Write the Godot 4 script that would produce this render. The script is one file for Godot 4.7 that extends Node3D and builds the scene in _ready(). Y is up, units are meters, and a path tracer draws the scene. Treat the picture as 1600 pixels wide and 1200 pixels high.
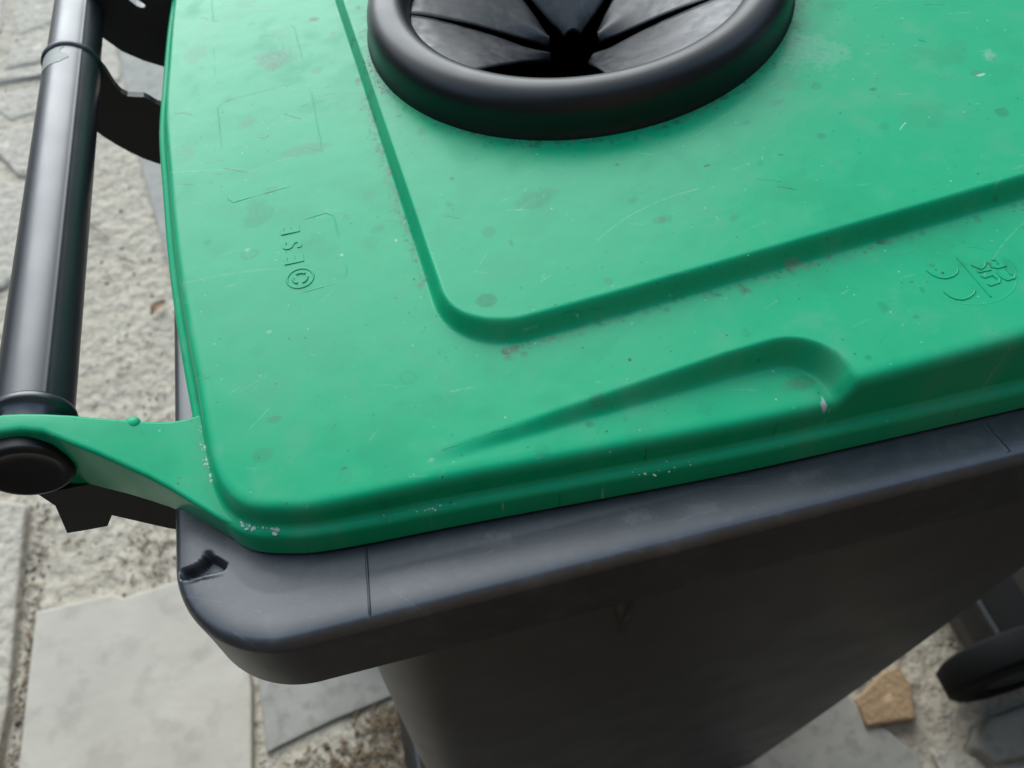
extends Node3D
# A green-lidded wheelie bin with a black bottle opening, photographed from just above its side.
# Shapes are laid out in bin units: x runs from the hinge side to the front, y up from the rim, z across; one unit is K metres.

const K := 0.744
const RIM_HEIGHT := 1.0
const BASE := Vector3(0.28, 0.0, 0.0)          # the point of the ground under the bin
const RING := Vector2(0.313, -0.110)            # centre of the bottle opening

const STAINS = [[0.0913,-0.1469,0.0178,0.0215,1,0.35], [0.0658,-0.0767,0.0114,0.0116,1,0.22], [0.0999,-0.0329,0.0230,0.0094,1,0.22], [0.0300,-0.1783,0.0106,0.0140,1,0.15], [0.0235,-0.0610,0.0095,0.0181,1,0.15], [0.3554,0.1712,0.0075,0.0034,4,0.40], [0.2449,0.0172,0.0131,0.0043,4,0.30], [0.3776,0.0209,0.0074,0.0043,4,0.30], [0.3236,0.1790,0.0047,0.0042,1,0.55], [0.4046,0.1715,0.0028,0.0017,0,0.50], [0.2347,0.0798,0.0166,0.0074,3,0.35], [0.2858,0.1015,0.0056,0.0050,3,0.35], [0.2987,0.1228,0.0047,0.0038,3,0.30], [0.1839,0.0655,0.0034,0.0038,3,0.45], [0.2012,0.0955,0.0043,0.0046,3,0.30], [0.1792,-0.0083,0.0036,0.0045,3,0.40], [0.1240,-0.1910,0.0049,0.0046,0,0.55], [0.1608,-0.1728,0.0043,0.0053,0,0.50], [0.1371,-0.1643,0.0029,0.0035,0,0.30], [0.1499,-0.1402,0.0019,0.0017,0,0.50], [0.1687,-0.0308,0.0029,0.0020,0,0.35], [0.1530,-0.0729,0.0026,0.0015,0,0.40], [0.3713,0.0622,0.0050,0.0039,3,0.40], [0.2873,0.0688,0.0018,0.0016,0,0.60], [0.3358,0.0897,0.0028,0.0010,0,0.60], [0.1897,0.0429,0.0019,0.0023,0,0.50], [0.2112,0.1091,0.0011,0.0039,0,0.40], [0.2515,0.2025,0.0009,0.0012,0,0.70], [0.4527,0.0628,0.0031,0.0022,0,0.40], [0.4239,0.0462,0.0032,0.0040,3,0.35], [0.4062,0.0902,0.0031,0.0037,3,0.40], [0.4415,0.0968,0.0053,0.0041,3,0.25], [0.3968,0.2239,0.0029,0.0026,3,0.45], [0.3565,0.2254,0.0012,0.0011,0,0.50], [0.3629,0.2397,0.0017,0.0018,3,0.40], [0.3135,0.2057,0.0042,0.0047,3,0.25], [0.3850,0.2133,0.0041,0.0061,3,0.30], [0.0976,0.2211,0.0025,0.0018,0,0.40], [0.1407,0.2289,0.0031,0.0025,2,0.35], [0.2279,0.2198,0.0085,0.0052,1,0.25], [0.2151,0.2289,0.0027,0.0025,3,0.30], [0.2399,0.2316,0.0015,0.0025,3,0.35], [0.3349,0.2350,0.0115,0.0050,1,0.30], [0.3396,0.2428,0.0014,0.0011,0,0.40], [0.3394,0.2501,0.0023,0.0028,2,0.85], [0.3399,0.2478,0.0011,0.0028,2,0.80], [0.4562,0.2091,0.0040,0.0078,3,0.30], [0.4482,0.2046,0.0017,0.0016,0,0.50], [0.4210,0.1958,0.0030,0.0024,0,0.30], [0.4215,0.1989,0.0009,0.0008,0,0.90], [0.4236,0.2021,0.0009,0.0012,0,0.90], [0.4063,0.2024,0.0018,0.0012,0,0.35], [0.4082,0.2088,0.0015,0.0031,3,0.40], [0.5015,0.0470,0.0205,0.0171,1,0.10], [0.5305,0.0601,0.0061,0.0079,2,0.22], [0.5433,-0.0160,0.0058,0.0053,2,0.50], [0.5153,0.0751,0.0030,0.0011,2,0.95], [0.4786,0.1876,0.0029,0.0021,3,0.30], [0.0666,0.0185,0.0119,0.0154,3,0.35], [0.0758,0.0026,0.0073,0.0062,3,0.30], [0.1024,0.0652,0.0151,0.0161,3,0.18], [0.1037,0.1522,0.0204,0.0152,3,0.10], [0.0587,0.0516,0.0023,0.0022,2,0.30], [0.0319,0.0808,0.0011,0.0010,2,0.40], [0.1144,0.0736,0.0015,0.0016,2,0.60], [0.0673,0.1215,0.0018,0.0014,2,0.30], [0.1021,0.0967,0.0011,0.0010,2,0.60], [0.1529,0.1072,0.0011,0.0010,0,0.70], [0.1480,0.0720,0.0015,0.0022,2,0.70], [0.1553,0.0590,0.0015,0.0022,2,0.70], [0.1235,0.0484,0.0008,0.0011,0,0.70], [0.0879,0.0065,0.0012,0.0012,0,0.60], [0.0551,0.0044,0.0012,0.0012,0,0.60], [0.4262,-0.0259,0.0114,0.0326,1,0.18], [0.4370,0.0105,0.0218,0.0303,2,0.12], [0.4086,0.0345,0.0144,0.0117,1,0.14], [0.4697,-0.0302,0.0094,0.0101,3,0.20], [0.1653,-0.0868,0.0132,0.0363,1,0.18], [0.1821,-0.0489,0.0168,0.0138,1,0.16], [0.3172,0.0265,0.0186,0.0048,1,0.20]]
const SCRATCHES = [[0, 0.0151,-0.1082, 0.0219,-0.1045, 0.0299,-0.0974], [0, 0.0467,-0.1020, 0.0538,-0.1075, 0.0675,-0.1070, 0.0838,-0.1095, 0.1003,-0.1118], [0, 0.0586,-0.0836, 0.0660,-0.0804, 0.0724,-0.0745], [0, 0.0928,-0.0767, 0.0989,-0.0701, 0.1031,-0.0664], [0, 0.0168,-0.0281, 0.0296,-0.0228], [0, 0.0239,-0.0901, 0.0310,-0.0879], [0, 0.0692,-0.0587, 0.0768,-0.0547, 0.0801,-0.0573], [0, 0.1213,-0.0883, 0.1296,-0.0883], [0, 0.0370,-0.2272, 0.0419,-0.2235, 0.0423,-0.2195], [0, 0.0352,-0.0420, 0.0487,-0.0398], [0, 0.0316,-0.0342, 0.0465,-0.0256], [0, 0.0484,-0.0310, 0.0627,-0.0211], [0, 0.1046,-0.0826, 0.1231,-0.0837], [2, 0.5232,0.1085, 0.5280,0.1028], [2, 0.4494,0.1026, 0.4557,0.0983], [2, 0.3670,0.0969, 0.3718,0.0884], [0, 0.5233,-0.0039, 0.5348,0.0016], [0, 0.5010,0.0290, 0.5039,0.0326], [0, 0.3770,0.0967, 0.3800,0.0992], [3, 0.3575,0.1097, 0.3692,0.1190], [0, 0.3661,0.1218, 0.3739,0.1277], [3, 0.1439,0.0526, 0.1874,0.0779], [3, 0.1468,0.2246, 0.1599,0.2248, 0.1833,0.2237], [3, 0.1003,-0.0362, 0.1205,-0.0223], [3, 0.2259,0.1675, 0.2474,0.1681]]

var M := {}
var rough_noise := FastNoiseLite.new()
var fine_noise := FastNoiseLite.new()
var rng := RandomNumberGenerator.new()

# ------------------------------------------------------------------ helpers
func U(x: float, y: float, z: float) -> Vector3:          # bin units to metres, seen from the bin's base
	return Vector3(K * x, RIM_HEIGHT + K * y, K * (z + 0.1)) - BASE

func put(mesh: Mesh, called: String, mat: Material, parent: Node) -> MeshInstance3D:
	var o := MeshInstance3D.new()
	o.mesh = mesh
	o.name = called
	o.material_override = mat
	o.cast_shadow = GeometryInstance3D.SHADOW_CASTING_SETTING_ON
	parent.add_child(o, true)
	return o

func tag(o: Node, label: String, category: String, group := "", kind := "") -> void:
	if label != "": o.set_meta("label", label)
	if category != "": o.set_meta("category", category)
	if group != "": o.set_meta("group", group)
	if kind != "": o.set_meta("kind", kind)

# rows x columns of points joined into one smooth sheet; close_c joins the last column to the first
func sheet(v: PackedVector3Array, rows: int, cols: int, close_c := false, uv := PackedVector2Array(), flip := false) -> ArrayMesh:
	var n := PackedVector3Array()
	n.resize(v.size())
	var idx := PackedInt32Array()
	var cc := cols if close_c else cols - 1
	idx.resize((rows - 1) * cc * 6)
	for r in rows:
		var ru := mini(r + 1, rows - 1) * cols
		var rd := maxi(r - 1, 0) * cols
		for c in cols:
			var cr := c + 1
			var cl := c - 1
			if close_c:
				cr = cr % cols
				cl = (cl + cols) % cols
			else:
				cr = mini(cr, cols - 1)
				cl = maxi(cl, 0)
			var q := (v[ru + c] - v[rd + c]).cross(v[r * cols + cr] - v[r * cols + cl])
			n[r * cols + c] = (-q if flip else q).normalized()
	var p := 0
	for r in rows - 1:
		for c in cc:
			var a := r * cols + c
			var b := r * cols + (c + 1) % cols
			var d := a + cols
			var e := b + cols
			if flip:
				idx[p] = a; idx[p + 1] = d; idx[p + 2] = b; idx[p + 3] = b; idx[p + 4] = d; idx[p + 5] = e
			else:
				idx[p] = a; idx[p + 1] = b; idx[p + 2] = d; idx[p + 3] = b; idx[p + 4] = e; idx[p + 5] = d
			p += 6
	var arr := []
	arr.resize(Mesh.ARRAY_MAX)
	arr[Mesh.ARRAY_VERTEX] = v
	arr[Mesh.ARRAY_NORMAL] = n
	arr[Mesh.ARRAY_INDEX] = idx
	if uv.size() == v.size(): arr[Mesh.ARRAY_TEX_UV] = uv
	var m := ArrayMesh.new()
	m.add_surface_from_arrays(Mesh.PRIMITIVE_TRIANGLES, arr)
	return m

# a round bar along a polyline of points with a radius at each
func tube(pts: Array, radii: Array, sides := 16) -> ArrayMesh:
	var v := PackedVector3Array()
	var rows := 0
	for i in pts.size():
		var t: Vector3 = (pts[mini(i + 1, pts.size() - 1)] - pts[maxi(i - 1, 0)]).normalized()
		var a := t.cross(Vector3.UP if absf(t.y) < 0.9 else Vector3.RIGHT).normalized()
		var b := t.cross(a)
		for s in sides:
			var w := TAU * s / sides
			v.append(pts[i] + (a * cos(w) + b * sin(w)) * float(radii[i]))
		rows += 1
	return sheet(v, rows, sides, true)

# a flat outline (world x, z) raised to a slab with rounded, slightly uneven top
func slab_mesh(outline: PackedVector2Array, y0: float, y1: float, edge: float, wobble: float, seed_shift: float) -> ArrayMesh:
	var pts := PackedVector2Array()
	for i in outline.size():
		var a := outline[i]
		var b := outline[(i + 1) % outline.size()]
		var steps := maxi(3, int(a.distance_to(b) / 0.012))
		for s in steps:
			var p := a.lerp(b, float(s) / steps)
			var off := Vector2(rough_noise.get_noise_2d(p.x * 60.0 + seed_shift, p.y * 60.0), rough_noise.get_noise_2d(p.x * 60.0, p.y * 60.0 + 90.0 + seed_shift))
			pts.append(p + off * edge * 0.8)
	var mid := Vector2.ZERO
	for p in pts: mid += p
	mid /= pts.size()
	var far := 0.0
	for p in pts: far = maxf(far, p.distance_to(mid))
	var v := PackedVector3Array()
	var rings := [[0.0, y0], [0.0, y1 - edge * 0.9], [edge * 0.25, y1 - edge * 0.35], [edge * 0.8, y1 - edge * 0.06], [edge * 1.6, y1]]
	for r in rings:
		for p in pts:
			var q: Vector2 = p.lerp(mid, clampf(r[0] / maxf(p.distance_to(mid), 0.001), 0.0, 1.0))
			var lift := 0.0 if r[1] == y0 else fine_noise.get_noise_2d(q.x * 40.0 + seed_shift, q.y * 40.0) * wobble
			v.append(Vector3(q.x, r[1] + lift, q.y))
	var inner := maxi(4, int(far / 0.02))
	for k in range(1, inner + 1):
		for p in pts:
			var start: Vector2 = p.lerp(mid, clampf(edge * 1.6 / maxf(p.distance_to(mid), 0.001), 0.0, 1.0))
			var q := start.lerp(mid, float(k) / inner)
			v.append(Vector3(q.x, y1 + fine_noise.get_noise_2d(q.x * 40.0 + seed_shift, q.y * 40.0) * wobble, q.y))
	return sheet(v, rings.size() + inner, pts.size(), true)

func plain(c: Color, rough: float, spec := 0.65) -> StandardMaterial3D:      # c in linear values
	var m := StandardMaterial3D.new()
	m.albedo_color = c.linear_to_srgb()
	m.roughness = rough
	m.metallic_specular = spec
	m.cull_mode = BaseMaterial3D.CULL_DISABLED
	return m

func noise_bytes(w: int, h: int, freq: float, sd: int, octaves := 4, kind := FastNoiseLite.TYPE_SIMPLEX_SMOOTH) -> PackedByteArray:
	var f := FastNoiseLite.new()
	f.seed = sd
	f.noise_type = kind
	f.frequency = freq
	f.fractal_octaves = octaves
	var im := f.get_seamless_image(w, h)
	im.convert(Image.FORMAT_L8)
	return im.get_data()

func tex(im: Image) -> ImageTexture:
	im.generate_mipmaps()
	return ImageTexture.create_from_image(im)

# speckled mineral or plastic colour: two noises choose between three linear colours
func mottled(size: int, f1: float, f2: float, a: Color, b: Color, c: Color, amount: float, sd: int) -> Image:
	var n1 := noise_bytes(size, size, f1, sd)
	var n2 := noise_bytes(size, size, f2, sd + 7, 5)
	var out := PackedByteArray()
	out.resize(size * size * 3)
	for i in size * size:
		var t := n1[i] / 255.0
		var s := clampf((n2[i] / 255.0 - 0.52) * 4.0, 0.0, 1.0) * amount
		var col := a.lerp(b, t).lerp(c, s)
		out[i * 3] = int(sqrt(col.r) * 255.0)        # close to the sRGB curve
		out[i * 3 + 1] = int(sqrt(col.g) * 255.0)
		out[i * 3 + 2] = int(sqrt(col.b) * 255.0)
	return Image.create_from_data(size, size, false, Image.FORMAT_RGB8, out)

func bump(size: int, f: float, sd: int, strength: float, octaves := 5) -> ImageTexture:
	var im := Image.create_from_data(size, size, false, Image.FORMAT_L8, noise_bytes(size, size, f, sd, octaves))
	im.convert(Image.FORMAT_RGBA8)
	im.bump_map_to_normal_map(strength)
	return tex(im)

func grey_tex(size: int, f: float, sd: int, lo: float, hi: float) -> ImageTexture:
	var n := noise_bytes(size, size, f, sd, 5)
	for i in n.size(): n[i] = int(clampf(lo + (hi - lo) * clampf((n[i] / 255.0 - 0.25) * 2.0, 0.0, 1.0), 0.0, 1.0) * 255.0)
	return tex(Image.create_from_data(size, size, false, Image.FORMAT_L8, n))

func mineral(im: Image, scale: float, rough: float, normal: ImageTexture, depth: float) -> StandardMaterial3D:
	var m := plain(Color(1, 1, 1), rough, 0.35)
	m.albedo_texture = tex(im)
	m.uv1_triplanar = true
	m.uv1_world_triplanar = true
	m.uv1_scale = Vector3.ONE * scale
	m.normal_enabled = true
	m.normal_texture = normal
	m.normal_scale = depth
	return m

# ------------------------------------------------------------------ materials
func lid_point_to_pixel(x: float, z: float, n: int) -> Vector2:
	return Vector2((x + 0.12) / 0.70 * n, (z + 0.42) / 0.70 * n)

func lid_material() -> StandardMaterial3D:
	var n := 1400
	var broad := noise_bytes(n, n, 0.0035, 3, 4)
	var mid := noise_bytes(n, n, 0.014, 4, 5)
	var fine := noise_bytes(n, n, 0.09, 5, 4)
	var streak := noise_bytes(n, n, 0.03, 6, 5, FastNoiseLite.TYPE_PERLIN)
	var col := PackedByteArray()
	col.resize(n * n * 3)
	var rgh := PackedByteArray()
	rgh.resize(n * n)
	var green := Vector3(0.0, 0.325, 0.142)
	var dust := Vector3(0.12, 0.31, 0.205)
	# how dusty each pixel is (kept as linear colour until the stains are on)
	var lin := PackedVector3Array()
	lin.resize(n * n)
	for i in n * n:
		var b := broad[i] / 255.0
		var m := mid[i] / 255.0
		var f := fine[i] / 255.0
		var film := clampf(0.005 + 0.075 * clampf((b - 0.42) * 3.0, 0.0, 1.0) * (0.5 + m) + 0.10 * clampf((m - 0.58) * 3.0, 0.0, 1.0) + 0.03 * (f - 0.5), 0.0, 0.5)
		var smear := clampf((m * 0.6 + b * 0.4 - 0.56) * 6.0, 0.0, 1.0) * (0.4 + 0.6 * streak[i] / 255.0)
		var rubbed := clampf((0.42 - (m * 0.45 + b * 0.55)) * 7.0, 0.0, 1.0) * (0.5 + 0.5 * f)
		film += 0.13 * smear
		lin[i] = green.lerp(dust, film).lerp(Vector3(0.0, 0.235, 0.10), 0.35 * rubbed)
		rgh[i] = int(clampf(0.27 + 0.03 * m + 0.55 * film + 0.03 * f, 0.0, 1.0) * 255.0)
	var tint := [Vector3(0.014, 0.03, 0.022), Vector3(0.042, 0.125, 0.075), Vector3(0.42, 0.47, 0.44), Vector3(0.001, 0.165, 0.075), Vector3(0.14, 0.165, 0.115)]
	for s in STAINS:
		var c := lid_point_to_pixel(s[0], s[1], n)
		var rx: float = maxf(s[2] / 0.70 * n, 2.0) * 1.25
		var ry: float = maxf(s[3] / 0.70 * n, 2.0) * 1.25
		for y in range(maxi(0, int(c.y - ry)), mini(n, int(c.y + ry) + 1)):
			for x in range(maxi(0, int(c.x - rx)), mini(n, int(c.x + rx) + 1)):
				var d := Vector2((x - c.x) / rx, (y - c.y) / ry).length()
				var i := y * n + x
				var e := d + (mid[i] / 255.0 - 0.5) * 1.1 + (fine[i] / 255.0 - 0.5) * 0.7
				var k := clampf((0.75 - e) * 3.0, 0.0, 1.0) * float(s[5]) * (1.5 if s[4] == 1 else 1.15) * (0.45 + 1.1 * fine[i] / 255.0)
				if k > 0.01 and d < 1.0:
					lin[i] = lin[i].lerp(tint[int(s[4])], clampf(k * clampf((1.0 - d) * 4.0, 0.0, 1.0), 0.0, 1.0))
	for l in SCRATCHES:
		var kind: int = l[0]
		for j in range(1, l.size() - 3, 2):
			var a := lid_point_to_pixel(l[j], l[j + 1], n)
			var b := lid_point_to_pixel(l[j + 2], l[j + 3], n)
			var steps := int(a.distance_to(b)) + 1
			for t in steps:
				var p := a.lerp(b, float(t) / steps)
				p.y += (mid[clampi(int(p.y), 0, n - 1) * n + clampi(int(p.x), 0, n - 1)] / 255.0 - 0.5) * 6.0
				var i := clampi(int(p.y), 0, n - 1) * n + clampi(int(p.x), 0, n - 2)
				var k := clampf(streak[i] / 255.0 * 2.2 - 0.55, 0.0, 0.75)
				lin[i] = lin[i].lerp(tint[kind], k)
				lin[i + 1] = lin[i + 1].lerp(tint[kind], k * 0.6)
	# grime that gathers round the opening and along the foot of the raised panel
	rng.seed = 19
	for s in 1100:
		var q := Vector2.ZERO
		if s < 620:
			var a := rng.randf_range(-0.15, 1.2) * PI
			q = RING + Vector2(cos(a), sin(a)) * (0.1530 + absf(rng.randfn()) * 0.0042)
		elif s < 860:
			var t := rng.randf()
			q = Vector2(lerpf(0.1500, 0.1600, t) - absf(rng.randfn()) * 0.0030, lerpf(-0.10, 0.115, t))
		else:
			var t := rng.randf()
			q = Vector2(lerpf(0.19, 0.52, t * t), 0.1745 - 0.004 * t + absf(rng.randfn()) * 0.0026)
		var c := lid_point_to_pixel(q.x, q.y, n)
		var r := rng.randf_range(1.5, 5.0)
		var kind: int = [0, 1, 1, 4, 0][rng.randi() % 5]
		var k := rng.randf_range(0.12, 0.5)
		for y in range(maxi(0, int(c.y - r)), mini(n, int(c.y + r) + 1)):
			for x in range(maxi(0, int(c.x - r)), mini(n, int(c.x + r) + 1)):
				var i := y * n + x
				if Vector2(x - c.x, y - c.y).length() / r + (fine[i] / 255.0 - 0.5) < 0.85: lin[i] = lin[i].lerp(tint[kind], k * fine[i] / 160.0 * 0.8)
	# dried splashes, rubbed patches, specks and scratches all over
	rng.seed = 11
	for s in 260:
		var c := Vector2(rng.randf() * n, rng.randf() * n)
		var r := rng.randf_range(3.0, 11.0) if s % 9 > 0 else rng.randf_range(14.0, 34.0)
		var kind: int = [3, 3, 3, 3, 1, 1, 0][rng.randi() % 7]
		var k := rng.randf_range(0.10, 0.34) * (0.5 if r > 12.0 else 1.0)
		var rim_only := rng.randf() < 0.35
		var sx := rng.randf_range(0.7, 1.6)
		for y in range(maxi(0, int(c.y - r)), mini(n, int(c.y + r) + 1)):
			for x in range(maxi(0, int(c.x - r * sx)), mini(n, int(c.x + r * sx) + 1)):
				var i := y * n + x
				var d := Vector2((x - c.x) / sx, y - c.y).length() / r + (mid[i] / 255.0 - 0.5) * 0.9 + (fine[i] / 255.0 - 0.5) * 0.5
				if d > 0.9: continue
				var w := clampf((0.9 - d) * 5.0, 0.0, 1.0)
				if rim_only: w *= clampf((d - 0.45) * 3.0, 0.15, 1.0)
				lin[i] = lin[i].lerp(tint[kind], w * k * (0.5 + fine[i] / 255.0))
	for s in 1500:
		var p := Vector2(rng.randf() * (n - 20) + 8, rng.randf() * (n - 20) + 8)
		var kind := 0 if rng.randf() < 0.62 else 2
		var k := rng.randf_range(0.25, 0.8)
		for t in rng.randi_range(1, 4):
			var i := clampi(int(p.y) + t / 2, 0, n - 1) * n + clampi(int(p.x) + t % 2, 0, n - 1)
			lin[i] = lin[i].lerp(tint[kind], k)
	for s in 420:
		var p := Vector2(rng.randf() * n, rng.randf() * n)
		var dir := Vector2.RIGHT.rotated(rng.randf_range(-0.9, 0.6))
		var long := rng.randi_range(6, 30) if s % 8 > 0 else rng.randi_range(40, 150)
		var kind := 2 if rng.randf() < 0.6 else 3
		var k := rng.randf_range(0.06, 0.24)
		var bend := rng.randf_range(-0.006, 0.006)
		for t in long:
			p += dir
			dir = dir.rotated(bend)
			var i := clampi(int(p.y), 0, n - 2) * n + clampi(int(p.x), 0, n - 1)
			var w := k * clampf(fine[i] / 90.0 - 0.6, 0.0, 1.2)
			lin[i] = lin[i].lerp(tint[kind], w)
			lin[i + n] = lin[i + n].lerp(tint[kind], w * 0.5)
	for i in n * n:
		var c := lin[i]
		col[i * 3] = int(pow(c.x, 0.4545) * 255.0)
		col[i * 3 + 1] = int(pow(c.y, 0.4545) * 255.0)
		col[i * 3 + 2] = int(pow(c.z, 0.4545) * 255.0)
	var m := plain(Color(1, 1, 1), 1.0, 0.29)
	m.albedo_texture = tex(Image.create_from_data(n, n, false, Image.FORMAT_RGB8, col))
	m.roughness_texture = tex(Image.create_from_data(n, n, false, Image.FORMAT_L8, rgh))
	m.roughness_texture_channel = BaseMaterial3D.TEXTURE_CHANNEL_GRAYSCALE
	return m

func rim_material() -> StandardMaterial3D:
	var w := 1600
	var h := 400
	var broad := noise_bytes(w, h, 0.006, 103, 4)
	var mid := noise_bytes(w, h, 0.03, 104, 5)
	var fine := noise_bytes(w, h, 0.12, 105, 3)
	var lin := PackedVector3Array()
	lin.resize(w * h)
	var dust := Vector3(0.076, 0.078, 0.084)
	for i in w * h:
		var b := broad[i] / 255.0
		var m := mid[i] / 255.0
		var film := 0.07 + 0.16 * clampf((b - 0.45) * 4.0, 0.0, 1.0) * (0.4 + m) + 0.20 * clampf((m - 0.58) * 4.0, 0.0, 1.0) + 0.05 * fine[i] / 255.0
		lin[i] = Vector3(0.009, 0.0102, 0.0130).lerp(dust, clampf(film, 0.0, 0.7))
	# scuffs rubbed pale, then scratches
	for s in [[0.163, 0.262, 0.016, 0.006, 0.5], [0.236, 0.268, 0.012, 0.007, 0.7], [0.268, 0.272, 0.014, 0.005, 0.6], [0.075, 0.262, 0.02, 0.01, 0.2], [0.33, 0.268, 0.018, 0.006, 0.35], [0.42, 0.272, 0.02, 0.006, 0.3], [0.12, 0.27, 0.03, 0.008, 0.25], [0.02, 0.243, 0.010, 0.003, 0.6], [0.47, 0.27, 0.02, 0.006, 0.3]]:
		var c := Vector2((s[0] + 0.02) / 0.62 * w, (s[1] - 0.18) / 0.155 * h)
		var r := Vector2(s[2] / 0.62 * w, s[3] / 0.155 * h)
		for y in range(maxi(0, int(c.y - r.y)), mini(h, int(c.y + r.y) + 1)):
			for x in range(maxi(0, int(c.x - r.x)), mini(w, int(c.x + r.x) + 1)):
				var i := y * w + x
				var d := Vector2((x - c.x) / r.x, (y - c.y) / r.y).length() + (mid[i] / 255.0 - 0.5) * 1.6 + (fine[i] / 255.0 - 0.5) * 0.8
				if d < 0.8: lin[i] = lin[i].lerp(Vector3(0.17, 0.165, 0.155), clampf((0.8 - d) * 2.0, 0.0, 1.0) * float(s[4]) * 0.55)
	rng.seed = 15
	for s in 520:
		var p := Vector2(rng.randf() * w, rng.randf() * h)
		var dir := Vector2.RIGHT.rotated(rng.randf_range(-0.5, 0.9))
		var long := rng.randi_range(3, 16) if s % 6 > 0 else rng.randi_range(25, 80)
		var k := rng.randf_range(0.1, 0.5)
		for t in long:
			p += dir
			var i := clampi(int(p.y), 0, h - 2) * w + clampi(int(p.x), 0, w - 1)
			lin[i] = lin[i].lerp(Vector3(0.18, 0.18, 0.18), k * clampf(fine[i] / 100.0 - 0.5, 0.0, 1.0))
	var col := PackedByteArray()
	col.resize(w * h * 3)
	for i in w * h:
		for c in 3: col[i * 3 + c] = int(pow(lin[i][c], 0.4545) * 255.0)
	var m := plain(Color(1, 1, 1), 0.40, 0.75)
	m.albedo_texture = tex(Image.create_from_data(w, h, false, Image.FORMAT_RGB8, col))
	return m

func make_materials() -> void:
	M.lid = lid_material()
	M.rim_dusty = rim_material()
	M.green = plain(Color(0.0, 0.32, 0.14), 0.36, 0.3)
	# black plastic, matt with a thin uneven film of dust
	var b1 := plain(Color(1, 1, 1), 1.0)
	b1.albedo_texture = tex(mottled(1024, 0.006, 0.02, Color(0.018, 0.0205, 0.027), Color(0.026, 0.029, 0.037), Color(0.085, 0.085, 0.088), 0.5, 21))
	b1.roughness_texture = grey_tex(512, 0.02, 23, 0.30, 0.42)
	b1.roughness_texture_channel = BaseMaterial3D.TEXTURE_CHANNEL_GRAYSCALE
	b1.uv1_triplanar = true
	b1.uv1_world_triplanar = true
	b1.uv1_scale = Vector3.ONE * 2.2
	M.rim = b1
	var b2 := b1.duplicate()
	b2.albedo_texture = tex(mottled(512, 0.003, 0.012, Color(0.042, 0.04275, 0.03975), Color(0.0495, 0.05025, 0.0465), Color(0.0675, 0.0645, 0.0585), 0.3, 31))
	b2.roughness_texture = grey_tex(256, 0.02, 33, 0.44, 0.50)
	M.body = b2
	var b3 := b1.duplicate()
	b3.albedo_texture = tex(mottled(512, 0.01, 0.05, Color(0.006, 0.009, 0.0145), Color(0.009, 0.0125, 0.019), Color(0.03, 0.032, 0.036), 0.12, 41))
	b3.roughness_texture = grey_tex(512, 0.02, 43, 0.33, 0.40)
	M.tube = b3
	var b4 := b1.duplicate()
	b4.albedo_texture = tex(mottled(512, 0.01, 0.05, Color(0.004, 0.0045, 0.005), Color(0.006, 0.0065, 0.0075), Color(0.02, 0.02, 0.02), 0.1, 51))
	b4.roughness_texture = grey_tex(512, 0.03, 53, 0.34, 0.39)
	b4.metallic_specular = 0.42
	M.ring = b4
	var b5 := b1.duplicate()
	b5.albedo_texture = tex(mottled(512, 0.015, 0.06, Color(0.006, 0.007, 0.009), Color(0.010, 0.0112, 0.014), Color(0.075, 0.074, 0.07), 0.4, 61))
	b5.metallic_specular = 0.45
	b5.roughness_texture = grey_tex(512, 0.04, 63, 0.30, 0.46)
	b5.uv1_scale = Vector3.ONE * 5.0
	M.rubber = b5
	M.black = plain(Color(0.0048, 0.0048, 0.0054), 0.5)
	M.metal = plain(Color(0.3, 0.3, 0.31), 0.45)
	M.crust = plain(Color(0.46, 0.50, 0.46), 0.9)
	M.soil = plain(Color(0.07, 0.06, 0.045), 0.95)
	M.tape = plain(Color(0.2184, 0.2288, 0.1872), 0.6)
	M.tyre = plain(Color(0.007, 0.007, 0.007), 0.7, 0.3)
	var nb := bump(512, 0.03, 71, 6.0)
	var ng := bump(512, 0.012, 72, 3.0)
	M.concrete = mineral(mottled(1024, 0.008, 0.035, Color(0.4223, 0.3708, 0.2916), Color(0.5253, 0.471, 0.3809), Color(0.253, 0.2125, 0.1536), 0.5, 73), 1.6, 0.95, nb, 1.0)
	M.slab = mineral(mottled(1024, 0.004, 0.012, Color(0.4628, 0.4217, 0.3536), Color(0.5225, 0.4788, 0.4032), Color(0.3595, 0.3276, 0.2747), 0.45, 74), 1.1, 0.8, ng, 0.4)
	M.stone = mineral(mottled(1024, 0.010, 0.03, Color(0.4407, 0.3984, 0.3257), Color(0.5345, 0.4867, 0.4048), Color(0.2631, 0.2263, 0.1739), 0.55, 75), 1.9, 0.9, nb, 0.7)
	M.grey_slab = mineral(mottled(512, 0.01, 0.03, Color(0.306, 0.291, 0.255), Color(0.367, 0.349, 0.304), Color(0.224, 0.212, 0.183), 0.5, 76), 2.0, 0.75, ng, 0.5)
	M.earth = mineral(mottled(512, 0.02, 0.05, Color(0.104, 0.078, 0.052), Color(0.1716, 0.1404, 0.104), Color(0.26, 0.2392, 0.2028), 0.6, 77), 4.0, 1.0, nb, 1.2)
	M.brick = mineral(mottled(512, 0.02, 0.05, Color(0.351, 0.2405, 0.1365), Color(0.429, 0.3055, 0.182), Color(0.26, 0.1755, 0.104), 0.4, 78), 5.0, 0.9, nb, 0.6)
	M.bed = mineral(mottled(512, 0.02, 0.05, Color(0.020, 0.019, 0.017), Color(0.034, 0.032, 0.029), Color(0.05, 0.047, 0.042), 0.5, 80), 3.0, 1.0, nb, 1.2)
	M.straw = plain(Color(0.234, 0.208, 0.1456), 0.9)
	M.leaf = plain(Color(0.1976, 0.104, 0.0416), 0.8)
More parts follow.
